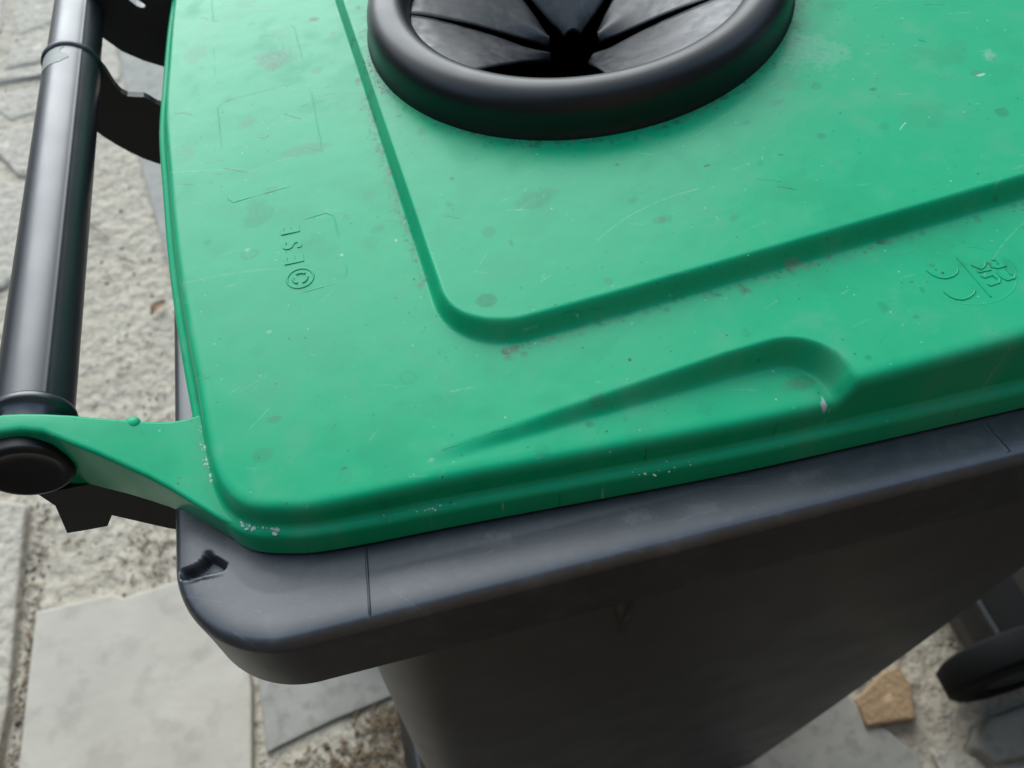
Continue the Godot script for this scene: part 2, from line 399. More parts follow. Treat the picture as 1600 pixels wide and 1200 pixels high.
	M.plaster = mineral(mottled(512, 0.01, 0.05, Color(0.156, 0.1456, 0.13), Color(0.1872, 0.1768, 0.156), Color(0.1144, 0.104, 0.0936), 0.4, 79), 0.6, 0.95, nb, 0.4)
	M.dark_brick = plain(Color(0.05, 0.05, 0.05), 0.9)
	M.litter = plain(Color(0.17, 0.115, 0.06), 0.9)
	M.roof = plain(Color(0.054, 0.03, 0.024), 0.85)
	M.glass = plain(Color(0.03, 0.035, 0.04), 0.08)
	M.frame = plain(Color(0.33, 0.33, 0.318), 0.5)
	M.wood = plain(Color(0.14, 0.09, 0.05), 0.7)

# ------------------------------------------------------------------ the bin
func lid_base(x: float, z: float) -> float:                # the lid's outer surface rises towards the front
	var y := 0.035 + 0.08 * 0.03 * log(1.0 + exp((x - 0.13) / 0.03))
	var a := maxf(0.0, 0.075 - x)
	var b := maxf(0.0, z - 0.13)
	return y - 1.1 * a * a - 0.25 * b * b * maxf(0.0, 1.0 - x / 0.2)

func soft(t: float) -> float:
	t = clampf(t, 0.0, 1.0)
	return t * t * (3.0 - 2.0 * t)

func round_min(a: float, b: float, r: float) -> float:     # inside depth in a corner rounded by r
	if a < r and b < r: return r - Vector2(r - a, r - b).length()
	return minf(a, b)

func lid_height(x: float, z: float) -> float:
	var y := lid_base(x, z)
	# raised middle panel
	var near := 0.1735 - z - 0.016 * maxf(0.0, x - 0.25)
	var left := x - (0.1545 + 0.0495 * z)
	var depth := round_min(near, left, 0.043)
	depth = round_min(depth, z + 0.394, 0.043)
	depth = round_min(depth, 0.66 - x, 0.043)
	if depth > 0.0:
		var w := lerpf(0.0058, 0.0095, soft((left - near) / 0.05 + 0.5))
		y += 0.0108 * soft(depth / w)
	# hand grip let into the side
	if z > 0.2 and x < 0.37 and x > 0.1:
		var line := 0.2138 + maxf(0.0, 0.30 - x) * 0.066
		var g := round_min(z - line, 0.3535 - x, 0.030)
		if g > 0.0: y = lerpf(y, minf(y, 0.0362), soft(g / 0.0088))
	return y + 0.00018 * fine_noise.get_noise_2d(x * 900.0, z * 900.0)

func lid_top(x: float, z: float, lift := 0.0) -> Vector3:
	return U(x, lid_height(x, z) + lift, z)

func outline_lid() -> PackedVector2Array:
	var half := [Vector2(0.742, -0.11), Vector2(0.738, 0.08), Vector2(0.727, 0.19), Vector2(0.69, 0.245), Vector2(0.63, 0.2605), Vector2(0.50, 0.2610), Vector2(0.35, 0.2590), Vector2(0.278, 0.2570), Vector2(0.158, 0.2500), Vector2(0.085, 0.2462), Vector2(0.060, 0.2420), Vector2(0.0395, 0.2335), Vector2(0.0268, 0.2150), Vector2(0.0202, 0.182), Vector2(0.0166, 0.150), Vector2(0.0126, 0.117), Vector2(0.0072, 0.064), Vector2(0.0037, 0.018), Vector2(0.0008, -0.04), Vector2(-0.002, -0.11)]
	var all := []
	for p in half: all.append(p)
	for i in range(half.size() - 2, 0, -1): all.append(Vector2(half[i].x, -0.22 - half[i].y))
	var out := PackedVector2Array()
	var n := all.size()
	for i in n:
		for s in 8:
			out.append(all[i].cubic_interpolate(all[(i + 1) % n], all[(i - 1 + n) % n], all[(i + 2) % n], s / 8.0))
	return out

func make_lid(bin: Node3D) -> MeshInstance3D:
	var out := outline_lid()
	var cols := 1100
	var hole := 0.127
	var inner := 185
	var ang := PackedFloat32Array()
	for p in out: ang.append(fposmod((p - RING).angle(), TAU))
	var rad := PackedFloat32Array()
	var cosn := PackedFloat32Array()
	var width := PackedFloat32Array()
	var j := 0
	for c in cols:
		var d := Vector2.RIGHT.rotated(TAU * c / cols)
		var best := 0.5
		var nrm := d
		for t in out.size():
			var i := (j + t) % out.size()
			var a := out[i] - RING
			var b := out[(i + 1) % out.size()] - RING
			if d.cross(a) <= 0.0 and d.cross(b) > 0.0 and d.dot(a) > 0.0:
				var u := d.cross(a) / (d.cross(a) - d.cross(b))
				best = a.lerp(b, u).length()
				var e := (b - a).normalized()
				nrm = Vector2(e.y, -e.x)
				j = i
				break
		rad.append(best)
		cosn.append(maxf(0.5, absf(nrm.dot(d))))
		width.append(lerpf(0.0065, 0.0085, soft(-nrm.x)))
	# smooth the wall width and slant round the corners
	for pass_no in 3:
		var w2 := width.duplicate()
		var c2 := cosn.duplicate()
		for c in cols:
			var sw := 0.0
			var sc := 0.0
			for t in range(-6, 7):
				sw += width[(c + t + cols) % cols]
				sc += cosn[(c + t + cols) % cols]
			w2[c] = sw / 13.0
			c2[c] = sc / 13.0
		width = w2
		cosn = c2
	var v := PackedVector3Array()
	var uv := PackedVector2Array()
	var rows := inner + 1
	for r in rows:
		var t := float(r) / inner
		for c in cols:
			var d := Vector2.RIGHT.rotated(TAU * c / cols)
			var stop := rad[c] - (width[c] + 0.0075) / cosn[c]
			var p := RING + d * lerpf(hole, stop, t)
			v.append(U(p.x, lid_height(p.x, p.y), p.y))
			uv.append(Vector2((p.x + 0.12) / 0.70, (p.y + 0.42) / 0.70))
	var ledge := 0.0185
	var wall := [[1.0, 0.0055, 0, -0.0001], [1.0, 0.0040, 0, -0.0004], [1.0, 0.0026, 0, -0.0010], [1.0, 0.0014, 0, -0.0020], [1.0, 0.0006, 0, -0.0036], [0.85, 0.0006, 0, -0.0070], [0.0, 0.0066, 1, 0.0030], [0.0, 0.0058, 1, 0.0013], [0.0, 0.0046, 1, 0.0004], [0.0, 0.0030, 1, 0.0], [0.0, 0.0016, 1, -0.0006], [0.0, 0.0006, 1, -0.0019], [0.0, 0.0, 1, -0.0045], [0.0, -0.0006, 1, -0.0172], [0.0, 0.0002, 1, -0.0180], [0.0, 0.0030, 1, -0.0180], [0.0, 0.0040, 1, -0.0100]]
	for w in wall:
		for c in cols:
			var d := Vector2.RIGHT.rotated(TAU * c / cols)
			var inset: float = width[c] * w[0] + w[1]
			var p := RING + d * (rad[c] - inset / cosn[c])
			var q := RING + d * (rad[c] - (width[c] + 0.0075) / cosn[c])
			var y: float = (ledge if w[2] == 1 else lid_height(q.x, q.y)) + w[3]
			if w[2] == 0: y = maxf(y, ledge + 0.0042)
			v.append(U(p.x, y, p.y))
			uv.append(Vector2((p.x + 0.12) / 0.70, (p.y + 0.42) / 0.70))
		rows += 1
	var lid := put(sheet(v, rows, cols, true, uv, false), "lid", M.lid, bin)
	lid.set_meta("label", "scuffed green lid with a raised panel")
	return lid

func ring_tilt(x: float) -> float: return 0.08 * (x - RING.x)

func make_opening(lid: Node3D) -> void:
	var y0 := 0.0600
	var prof := [[0.140, -0.004], [0.1530, -0.003], [0.1534, 0.0008], [0.1518, 0.0030], [0.1512, 0.0080], [0.1508, 0.0140]]
	for i in 17:
		var a := PI * i / 16.0
		prof.append([0.1352 + 0.0154 * cos(a), 0.0150 + 0.0140 * sin(a)])
	for e in [[0.1196, 0.0120], [0.1190, 0.0080], [0.1120, 0.0050], [0.1120, -0.010], [0.128, -0.02]]: prof.append(e)
	var v := PackedVector3Array()
	var cols := 220
	for p in prof:
		for c in cols:
			var a := TAU * c / cols
			var x: float = RING.x + cos(a) * p[0]
			v.append(U(x, y0 + p[1] + ring_tilt(x), RING.y + sin(a) * p[0]))
	var ring := put(sheet(v, prof.size(), cols, true, PackedVector2Array(), true), "opening_ring", M.ring, lid)
	ring.set_meta("label", "thick black plastic collar round the bottle opening")
	# rubber flaps that sag into the opening
	var slits := [93.0, 147.0, 191.0, 244.0, 322.0, 385.0, 453.0]
	var sag := [0.062, 0.046, 0.044, 0.046, 0.044, 0.047]
	if true:
		for k in 6:
			var a0 := deg_to_rad(slits[k])
			var a1 := deg_to_rad(slits[k + 1])
			var rn := 26
			var cn := 22
			var sheets := []
			for side in 2:
				var q := PackedVector3Array()
				for r in rn:
					var t := float(r) / (rn - 1)
					var rr := lerpf(0.1196, 0.020, t)
					for c in cn:
						var s := float(c) / (cn - 1)
						var open := 0.0012 + 0.0042 * pow(t, 1.6)
						if k == 0: open = 0.0015 + 0.012 * pow(t, 1.1)
						var am := asin(clampf(open / rr, -1.0, 1.0))
						var mid := 0.5 * (a0 + a1)
						var an := lerpf(a0 + am, a1 - am, s)
						if t > 0.86: an = lerpf(an, mid, (t - 0.86) * 1.2)
						var across := (s - 0.5) * 2.0
						var y: float = y0 + 0.0088 - sag[k] * pow(t, 1.25 if k > 0 else 0.8) + 0.0045 * t * (1.0 - across * across) - 0.002 * side
						y += 0.0009 * rough_noise.get_noise_2d(an * 40.0 + k * 30.0, t * 60.0)
						var x := RING.x + cos(an) * rr
						q.append(U(x, y + ring_tilt(x), RING.y + sin(an) * rr))
				sheets.append(q)
			# top, edge and underside as one closed band
			var all := PackedVector3Array()
			for r in rn:
				for c in cn: all.append(sheets[0][r * cn + c])
				for c in range(cn - 1, -1, -1): all.append(sheets[1][r * cn + c])
			put(sheet(all, rn, cn * 2, true, PackedVector2Array(), true), "rubber_flap", M.rubber, lid)

# a raised line moulded on the lid
func ridge(pts: Array, half: float, lift: float, called: String, lid: Node3D, worn := false) -> void:
	var v := PackedVector3Array()
	var dense := []
	for i in pts.size() - 1:
		var n := maxi(1, int(pts[i].distance_to(pts[i + 1]) / 0.003))
		for s in n: dense.append(pts[i].lerp(pts[i + 1], float(s) / n))
	dense.append(pts[-1])
	for i in dense.size():
		var t: Vector2 = (dense[mini(i + 1, dense.size() - 1)] - dense[maxi(i - 1, 0)]).normalized()
		var s := Vector2(-t.y, t.x)
		var here := lift
		if worn: here *= clampf(0.35 + 2.6 * rough_noise.get_noise_2d(dense[i].x * 700.0, dense[i].y * 700.0), 0.0, 1.0)
		for e in [[-1.0, -0.0003], [-0.9, 0.25], [-0.55, 0.85], [0.0, 1.0], [0.55, 0.85], [0.9, 0.25], [1.0, -0.0003]]:
			var p: Vector2 = dense[i] + s * half * e[0]
			v.append(lid_top(p.x, p.y, here * e[1] - 0.00003 if e[1] > 0.0 else -0.0003))
	var uv := PackedVector2Array()
	for i in dense.size():
		for e in 7: uv.append(Vector2((dense[i].x + 0.12) / 0.70, (dense[i].y + 0.42) / 0.70))
	put(sheet(v, dense.size(), 7, false, uv, true), called, M.lid, lid)

func make_moulded_marks(lid: Node3D) -> void:
	# letters, read with the hinge side at the bottom of the line
	var font := SystemFont.new()
	font.font_names = PackedStringArray(["Droid Sans"])
	font.font_weight = 700
	var spots := [0.0690, 0.0555, 0.0425]
	for i in 3:
		var tm := TextMesh.new()
		tm.text = "ESE"[i]
		tm.font = font
		tm.font_size = 32
		tm.pixel_size = 0.00038
		tm.depth = 0.0004
		tm.curve_step = 2.0
		var o := put(tm, "moulded_letter", M.green_marks, lid)
		var p := Vector2(0.0865, spots[i])
		# the letter lies on its back, its top towards the hinge side
		o.transform = Transform3D(Basis(Vector3(0, 0, -1), Vector3(-1, 0, 0), Vector3(0, 1, 0)), lid_top(p.x, p.y, 0.00022))
	# round mark with three arrows
	var c := Vector2(0.0885, 0.0855)
	var loop := []
	for i in 33: loop.append(c + Vector2(cos(TAU * i / 32.0), sin(TAU * i / 32.0)) * 0.0078)
	ridge(loop, 0.0008, 0.0005, "moulded_circle", lid)
	for k in 3:
		var arc := []
		for i in 5: arc.append(c + Vector2.RIGHT.rotated(TAU * k / 3.0 + i * 0.33) * 0.0042)
		ridge(arc, 0.0010, 0.0007, "moulded_arrow", lid)
	# shallow rectangles for labels
	var frames := [[[0.047, -0.34], [0.0470, -0.2190], [0.0495, -0.2165], [0.1050, -0.2150]],
		[[0.0500, -0.1855], [0.0460, -0.1810], [0.0465, -0.1000], [0.0480, -0.0250], [0.0500, 0.0010], [0.0530, 0.0050], [0.1090, -0.0005], [0.1140, -0.0045], [0.1135, -0.0900], [0.1090, -0.1860], [0.1060, -0.1905], [0.0500, -0.1855]],
		[[0.0560, 0.0390], [0.1095, 0.0340], [0.1140, 0.0380], [0.1160, 0.0880], [0.1125, 0.0955], [0.0640, 0.0990], [0.0580, 0.0960], [0.0560, 0.0390]]]
	for f in frames:
		var pts := []
		for p in f: pts.append(Vector2(p[0], p[1]))
		ridge(pts, 0.0006, 0.00022, "label_frame", lid, true)
	# mark near the front: two open rounds, a bar and letter strokes
	var strokes := [[0.4359, 0.1950, 0.4371, 0.2249],
		[0.4173, 0.1981, 0.4183, 0.2021, 0.4206, 0.2049, 0.4236, 0.2065, 0.4271, 0.2064, 0.4304, 0.2050, 0.4320, 0.2029],
		[0.4178, 0.2143, 0.4189, 0.2182, 0.4208, 0.2207, 0.4236, 0.2221, 0.4273, 0.2219, 0.4307, 0.2203, 0.4323, 0.2187],
		[0.4397, 0.2025, 0.4425, 0.2069, 0.4451, 0.2058, 0.4473, 0.2033], [0.4402, 0.2083, 0.4469, 0.2088],
		[0.4401, 0.2109, 0.4410, 0.2126, 0.4456, 0.2123, 0.4461, 0.2151], [0.4404, 0.2169, 0.4408, 0.2183, 0.4460, 0.2180, 0.4477, 0.2160],
		[0.4487, 0.2039, 0.4481, 0.2070, 0.4505, 0.2090, 0.4554, 0.2090], [0.4507, 0.2029, 0.4527, 0.2033, 0.4524, 0.2063],
		[0.4490, 0.2106, 0.4487, 0.2151, 0.4504, 0.2180, 0.4545, 0.2179, 0.4560, 0.2159], [0.4541, 0.2102, 0.4543, 0.2152]]
	for s in strokes:
		var pts := []
		for i in range(0, s.size(), 2): pts.append(Vector2(s[i], s[i + 1]))
		ridge(pts, 0.0006, 0.0005, "moulded_stroke", lid)
	# faint round edge of the plate that carries the mark
	var rim := []
	for i in 61: rim.append(Vector2(0.4360, 0.2085) + Vector2(cos(TAU * i / 60.0) * 0.0225, sin(TAU * i / 60.0) * 0.0200))
	ridge(rim, 0.0006, 0.00007, "moulded_plate_edge", lid, true)

func make_hinge_arm(lid: Node3D) -> void:
	# stations: x, far edge, near edge, top, underside
	var st := []
	var ax := -0.0694
	var ay := 0.017
	for i in 9:
		var a := PI - i * (PI / 2.0) / 8.0
		var x := ax + 0.0285 * cos(a)
		var h := 0.0285 * sin(a)
		st.append([x, 0.1480, 0.1592 + 0.0008 * i / 8.0, ay + maxf(h, 0.003), ay - maxf(h, 0.003)])
	for s in [[-0.060, 0.1495, 0.1604, 0.0445, -0.0110], [-0.050, 0.1510, 0.1630, 0.0425, -0.0090], [-0.038, 0.1530, 0.1710, 0.0395, -0.0070], [-0.025, 0.1555, 0.1790, 0.0355, -0.0055], [-0.013, 0.1572, 0.1870, 0.0310, -0.0045], [-0.002, 0.1585, 0.1945, 0.0268, -0.0040], [0.008, 0.1588, 0.2025, 0.0232, -0.0035], [0.016, 0.1575, 0.2100, 0.0208, -0.0020], [0.023, 0.1555, 0.2165, 0.0194, 0.0], [0.029, 0.1530, 0.2225, 0.0188, 0.0], [0.036, 0.1510, 0.2285, 0.0186, 0.001], [0.044, 0.1600, 0.2345, 0.01845, 0.002], [0.055, 0.1700, 0.2395, 0.0182, 0.004], [0.066, 0.1800, 0.2425, 0.0178, 0.006]]: st.append(s)
	var v := PackedVector3Array()
	var uv := PackedVector2Array()
	for s in st:
		var b := minf(0.0022, (s[3] - s[4]) * 0.3)
		for p in [[s[1], s[4]], [s[1], s[3] - b], [s[1] + b * 0.3, s[3] - b * 0.3], [s[1] + b, s[3]], [s[2] - b * 1.4, s[3]], [s[2] - b * 0.5, s[3] - b * 0.2], [s[2] - b * 0.1, s[3] - b * 0.7], [s[2], s[3] - b * 1.5], [s[2] + 0.001, s[4]], [s[2] - 0.004, s[4] - 0.0005]]:
			v.append(U(s[0], p[1], p[0]))
			uv.append(Vector2((s[0] + 0.12) / 0.70, (p[0] + 0.42) / 0.70))
	var arm := put(sheet(v, st.size(), 10, true, uv, true), "hinge_arm", M.lid, lid)
	arm.set_meta("label", "flared green arm reaching from the lid corner to the handle")
	# end disc of the arm and a moulding nub on its edge
	var nub := SphereMesh.new()
	nub.radius = 0.0046 * K
	nub.height = 0.0062 * K
	nub.radial_segments = 24
	nub.rings = 12
	var o := put(nub, "moulding_nub", M.green, lid)
	o.position = U(-0.0105, 0.0275, 0.1592)
	# far arm, only its hub shows
	var far := PackedVector3Array()
	for s in st:
		for p in [[s[1], s[4]], [s[1], s[3]], [s[2], s[3]], [s[2], s[4]]]: far.append(U(s[0], p[1], -0.22 - p[0]))
	put(sheet(far, st.size(), 4, true), "hinge_arm", M.green, lid)

func lathe_z(prof: Array, ax: float, ay: float, called: String, mat: Material, parent: Node, cols := 56, ridge_at := -1.0) -> void:
	var v := PackedVector3Array()
	for p in prof:
		for c in cols:
			var a := TAU * c / cols
			var r: float = p[1]
			if ridge_at >= 0.0:
				var d := absf(wrapf(a - ridge_at, -PI, PI))
				r += 0.00035 * maxf(0.0, 1.0 - d / 0.045)
			v.append(U(ax + cos(a) * r, ay + sin(a) * r, p[0]))
	put(sheet(v, prof.size(), cols, true), called, mat, parent)

func make_handle(bin: Node3D) -> void:
	var ax := -0.0694
	var ay := 0.017
	var root := Node3D.new()
	root.name = "handle"
	bin.add_child(root, true)
	var prof := []
	for i in 30: prof.append([lerpf(0.128, -0.217, i / 29.0), 0.0206 + 0.00012 * rough_noise.get_noise_1d(i * 30.0)])
	prof.append([-0.2190, 0.0196])
	prof.append([-0.31, 0.0193])
	prof.append([-0.348, 0.0193])
	lathe_z(prof, ax, ay, "handle_bar", M.tube, root, 160, deg_to_rad(48.0))
	lathe_z([[-0.2145, 0.0206], [-0.2155, 0.0220], [-0.2175, 0.0226], [-0.2195, 0.0221], [-0.2205, 0.0193]], ax, ay, "collar", M.tube, root, 64)
	lathe_z([[0.1285, 0.0205], [0.1295, 0.0222], [0.1320, 0.0228], [0.1345, 0.0224], [0.136, 0.018], [0.148, 0.018]], ax, ay, "collar", M.tube, root, 64)
	# hinge pin head in the lid arm
	lathe_z([[0.150, 0.0232], [0.1658, 0.0232], [0.1676, 0.0222], [0.1682, 0.0200], [0.1676, 0.0172], [0.1662, 0.0150], [0.1656, 0.0090], [0.1656, 0.0002]], ax, ay, "hinge_pin", M.ring, root, 48)
	# scrap of old tape stuck to the bar
	var v := PackedVector3Array()
	for r in 9:
		var z := lerpf(-0.2125, -0.192, r / 8.0)
		for c in 15:
			var a := lerpf(deg_to_rad(152.0), deg_to_rad(80.0 + 10.0 * sin(r * 0.9)), c / 14.0)
			z += (0.0004 if c > 5 else 0.0) * sin(c * 1.7 + r)
			v.append(U(ax + cos(a) * 0.02085, ay + sin(a) * 0.02085, z))
	put(sheet(v, 9, 15, false), "tape_scrap", M.tape, root)

func web(poly: Array, z0: float, z1: float, called: String, mat: Material, parent: Node, slot := []) -> void:
	# an upright plate cut to an outline in x and y
	var pts := PackedVector2Array()
	for p in poly: pts.append(Vector2(K * p[0], K * p[1]))
	var cs := CSGPolygon3D.new()
	cs.polygon = pts
	cs.mode = CSGPolygon3D.MODE_DEPTH
	cs.depth = K * (z1 - z0)
	cs.material = mat
	cs.name = called
	cs.position = U(0.0, 0.0, z1)
	if slot.size() > 0:
		var hole := CSGPolygon3D.new()
		var hp := PackedVector2Array()
		for p in slot: hp.append(Vector2(K * p[0], K * p[1]))
		hole.polygon = hp
		hole.mode = CSGPolygon3D.MODE_DEPTH
		hole.depth = 0.2
		hole.position.z = 0.05
		hole.operation = CSGShape3D.OPERATION_SUBTRACTION
		hole.name = "slot"
		cs.add_child(hole)
	parent.add_child(cs, true)

func make_brackets(bin: Node3D) -> void:
	# upright webs that carry the handle, moulded on the back of the body
	web([[-0.0780, 0.0160], [-0.0560, 0.0230], [-0.0500, 0.0210], [-0.0468, 0.0110], [-0.0452, -0.0040], [-0.0432, -0.0105], [-0.0395, -0.0146], [-0.0330, -0.0165], [-0.0275, -0.0178], [-0.0247, -0.0206], [-0.0205, -0.0262], [-0.0156, -0.0301], [0.06, -0.070], [0.06, -0.135], [-0.0150, -0.0985], [-0.0341, -0.0887], [-0.0420, -0.0832], [-0.0502, -0.0763], [-0.0580, -0.0680], [-0.0652, -0.0589], [-0.0720, -0.0490], [-0.0774, -0.0394], [-0.0870, -0.010], [-0.0870, 0.008]], -0.222, -0.215, "handle_bracket", M.black, bin)
	web([[-0.0720, 0.0345], [0.0400, 0.0200], [0.06, -0.02], [0.06, -0.085], [-0.0050, -0.0520], [-0.0201, -0.0449], [-0.0354, -0.0353], [-0.0502, -0.0227], [-0.0621, -0.0050], [-0.0720, 0.0100]], -0.307, -0.300, "handle_bracket", M.black, bin, [[-0.0300, 0.0300], [-0.0259, 0.0207], [-0.0223, 0.0149], [-0.0195, 0.0128], [-0.0170, 0.0121], [-0.0147, 0.0135], [-0.0160, 0.0160], [-0.0188, 0.0194], [-0.0220, 0.0250], [-0.0235, 0.0300]])
	web([[-0.0760, -0.0080], [-0.0735, -0.0226], [-0.0810, -0.0533], [-0.0700, -0.0548], [-0.0584, -0.0558], [-0.0514, -0.0453], [-0.0292, -0.0737], [-0.0200, -0.0830], [0.06, -0.10], [0.06, -0.03], [0.0, -0.012]], 0.140, 0.165, "handle_bracket", M.black, bin)

func rounded(x0: float, x1: float, z0: float, z1: float, r: float, corner := 14, straight := 40) -> PackedVector2Array:
	var o := PackedVector2Array()
	var cs := [Vector2(x1 - r, z1 - r), Vector2(x0 + r, z1 - r), Vector2(x0 + r, z0 + r), Vector2(x1 - r, z0 + r)]
	for k in 4:
		for i in corner:
			var a := PI / 2.0 * (k + float(i) / corner)
			o.append(cs[k] + Vector2(cos(a), sin(a)) * r)
		var e: Vector2 = cs[k] + Vector2.RIGHT.rotated(PI / 2.0 * (k + 1)) * r
		var f: Vector2 = cs[(k + 1) % 4] + Vector2.RIGHT.rotated(PI / 2.0 * (k + 1)) * r
		for i in straight: o.append(e.lerp(f, float(i) / straight))
	return o

func make_body(bin: Node3D) -> void:
	var v := PackedVector3Array()
	var rows := 0
	var cols := 0
	for i in 41:
		var t := i / 40.0
		var y := lerpf(-0.02, -1.27, t)
		# the sides bow slightly between rim and foot
		var bow := 0.004 * sin(t * PI)
		var o := rounded(0.066 - 0.026 * 1.25 * t - bow, 0.722 - 0.115 * t + bow, -0.472 + 0.055 * t - bow, 0.252 - 0.055 * t + bow, 0.055 - 0.01 * t)
		cols = o.size()
		for p in o: v.append(U(p.x, y, p.y))
		rows += 1
	for s in [0.985, 0.5, 0.02]:
		var o := rounded(0.033, 0.59, -0.417, 0.197, 0.045)
		for p in o: v.append(U(0.31 + (p.x - 0.31) * s, -1.28, -0.11 + (p.y + 0.11) * s))
		rows += 1
	var body := put(sheet(v, rows, cols, true, PackedVector2Array(), true), "body", M.body, bin)
	body.set_meta("label", "dark grey tapering plastic body")
	# rim: a closed profile carried round the mouth, dented by the lifting notch and by knocks
	var prof := [[0.016, -0.058], [0.0025, -0.0592], [0.0004, -0.0585], [-0.0006, -0.056], [0.0, -0.030], [0.0, -0.0080], [0.0005, -0.0052], [0.0016, -0.0028], [0.0032, -0.0013], [0.0052, -0.0006], [0.0080, -0.0004], [0.0105, -0.0004], [0.0125, -0.0005], [0.0145, -0.0006]]
	for i in 40: prof.append([0.0160 + 0.00098 * i, lerpf(-0.0007, -0.0014, minf(1.0, i / 12.0))])
	for e in [[0.056, -0.0014], [0.060, -0.004], [0.061, -0.03], [0.061, -0.058]]: prof.append(e)
	var notch := PackedVector2Array([Vector2(0.0046, 0.2410), Vector2(0.0052, 0.2368), Vector2(0.0095, 0.2366), Vector2(0.0134, 0.2354), Vector2(0.0158, 0.2335), Vector2(0.0175, 0.2306), Vector2(0.0198, 0.2318), Vector2(0.0235, 0.2350), Vector2(0.0268, 0.2385), Vector2(0.0256, 0.2412), Vector2(0.0180, 0.2416), Vector2(0.0101, 0.2424)])
	var w := PackedVector3Array()
	var wuv := PackedVector2Array()
	for p in prof:
		var o := rounded(p[0], 0.765 - p[0], -0.51 + p[0], 0.29 - p[0], maxf(0.058 - p[0], 0.004), 90, 330)
		cols = o.size()
		for q in o:
			var y: float = p[1]
			if y > -0.01:
				y += 0.00022 * rough_noise.get_noise_2d(q.x * 300.0, q.y * 300.0)
				if q.y > 0.22 and q.x < 0.6:
					if q.x < 0.03:
						var far := 1.0
						for e in notch.size(): far = minf(far, q.distance_to(Geometry2D.get_closest_point_to_segment(q, notch[e], notch[(e + 1) % notch.size()])))
						if Geometry2D.is_point_in_polygon(q, notch): y -= 0.0080 * soft(0.35 + far / 0.0022)
						elif far < 0.0012: y -= 0.0080 * soft(0.35 - far / 0.0034)
						elif q.x > 0.003 and q.y > 0.2405 and q.y < 0.2445: y += 0.0007 * sin(clampf((q.x - 0.004) / 0.022, 0.0, 1.0) * PI)
			w.append(U(q.x, y, q.y))
			wuv.append(Vector2((q.x + 0.02) / 0.62, (q.y - 0.18 + minf(0.0, p[1] + 0.008) * -0.6) / 0.155))
	for i in cols:
		w.append(w[i])
		wuv.append(wuv[i])
	var rim_mesh := sheet(w, prof.size() + 1, cols, true, wuv, true)
	var rim := put(rim_mesh, "rim", M.rim_dusty, bin)
	rim.set_meta("label", "dusty black rim round the mouth of the bin")
	# moulding seam and rib across the rim
	var seam := []
	var sr := []
	for i in 14:
		seam.append(U(lerpf(0.0979, 0.0949, i / 13.0), -0.0012 + 0.0009 * soft((i - 7) / 5.0) - (0.002 if i == 13 else 0.0), lerpf(0.2480, 0.2864, i / 13.0)))
		sr.append(0.00055)
	put(tube(seam, sr, 8), "moulding_seam", M.rim, rim)
	var rib := []
	var rr := []
	for i in 12:
		rib.append(U(lerpf(0.4365, 0.4378, i / 11.0), -0.0022, lerpf(0.2638, 0.2835, i / 11.0)))
		rr.append(lerpf(0.0010, 0.0019, soft(i / 11.0)))
	put(tube(rib, rr, 10), "moulding_rib", M.rim, rim)
	# little pointed gusset under the rim
	var tri := PackedVector3Array([U(0.2405, -0.166, 0.2470), U(0.2526, -0.168, 0.2470), U(0.2515, -0.238, 0.2447), U(0.2505, -0.238, 0.2447)])
	var st := SurfaceTool.new()
	st.begin(Mesh.PRIMITIVE_TRIANGLES)
	for f in [0.0, 0.005]:
		for i in [0, 1, 2, 0, 2, 3]: st.add_vertex(tri[i] + Vector3(0, 0, f * K))
	for i in 4:
		var a := tri[i]
		var b := tri[(i + 1) % 4]
		var dz := Vector3(0, 0, 0.005 * K)
		for p in [a, b, a + dz, b, b + dz, a + dz]: st.add_vertex(p)
	st.generate_normals()
	put(st.commit(), "pointed_gusset", M.black, bin)
	# axle housing under the body, added to black out the ground behind the wheel
	var hv := PackedVector3Array()
	for s in [[-1.10, 0.055, 0.14], [-1.16, 0.02, 0.10], [-1.24, -0.035, 0.08], [-1.30, -0.03, 0.10], [-1.305, 0.08, 0.16]]:
		for z in [-0.352, -0.34, 0.12, 0.132]: hv.append(U(s[1], s[0], z))
	put(sheet(hv, 5, 4, false, PackedVector2Array(), true), "axle_housing", M.black, bin)
	# wheels on their axle under the hinge side
	for side in [0.165, -0.385]:
		var wh := Node3D.new()
		wh.name = "wheel"
		bin.add_child(wh, true)
		lathe_z([[side - 0.03, 0.07], [side - 0.03, 0.122], [side - 0.022, 0.134], [side + 0.022, 0.134], [side + 0.03, 0.122], [side + 0.03, 0.07]], -0.005, -1.2095, "tyre", M.tyre, wh, 48)
		lathe_z([[side - 0.026, 0.001], [side - 0.026, 0.075], [side + 0.026, 0.075], [side + 0.032, 0.03], [side + 0.03, 0.001]], -0.005, -1.2095, "wheel_hub", M.black, wh, 40)
	lathe_z([[0.17, 0.013], [-0.39, 0.013]], -0.005, -1.2095, "axle", M.black, bin, 20)

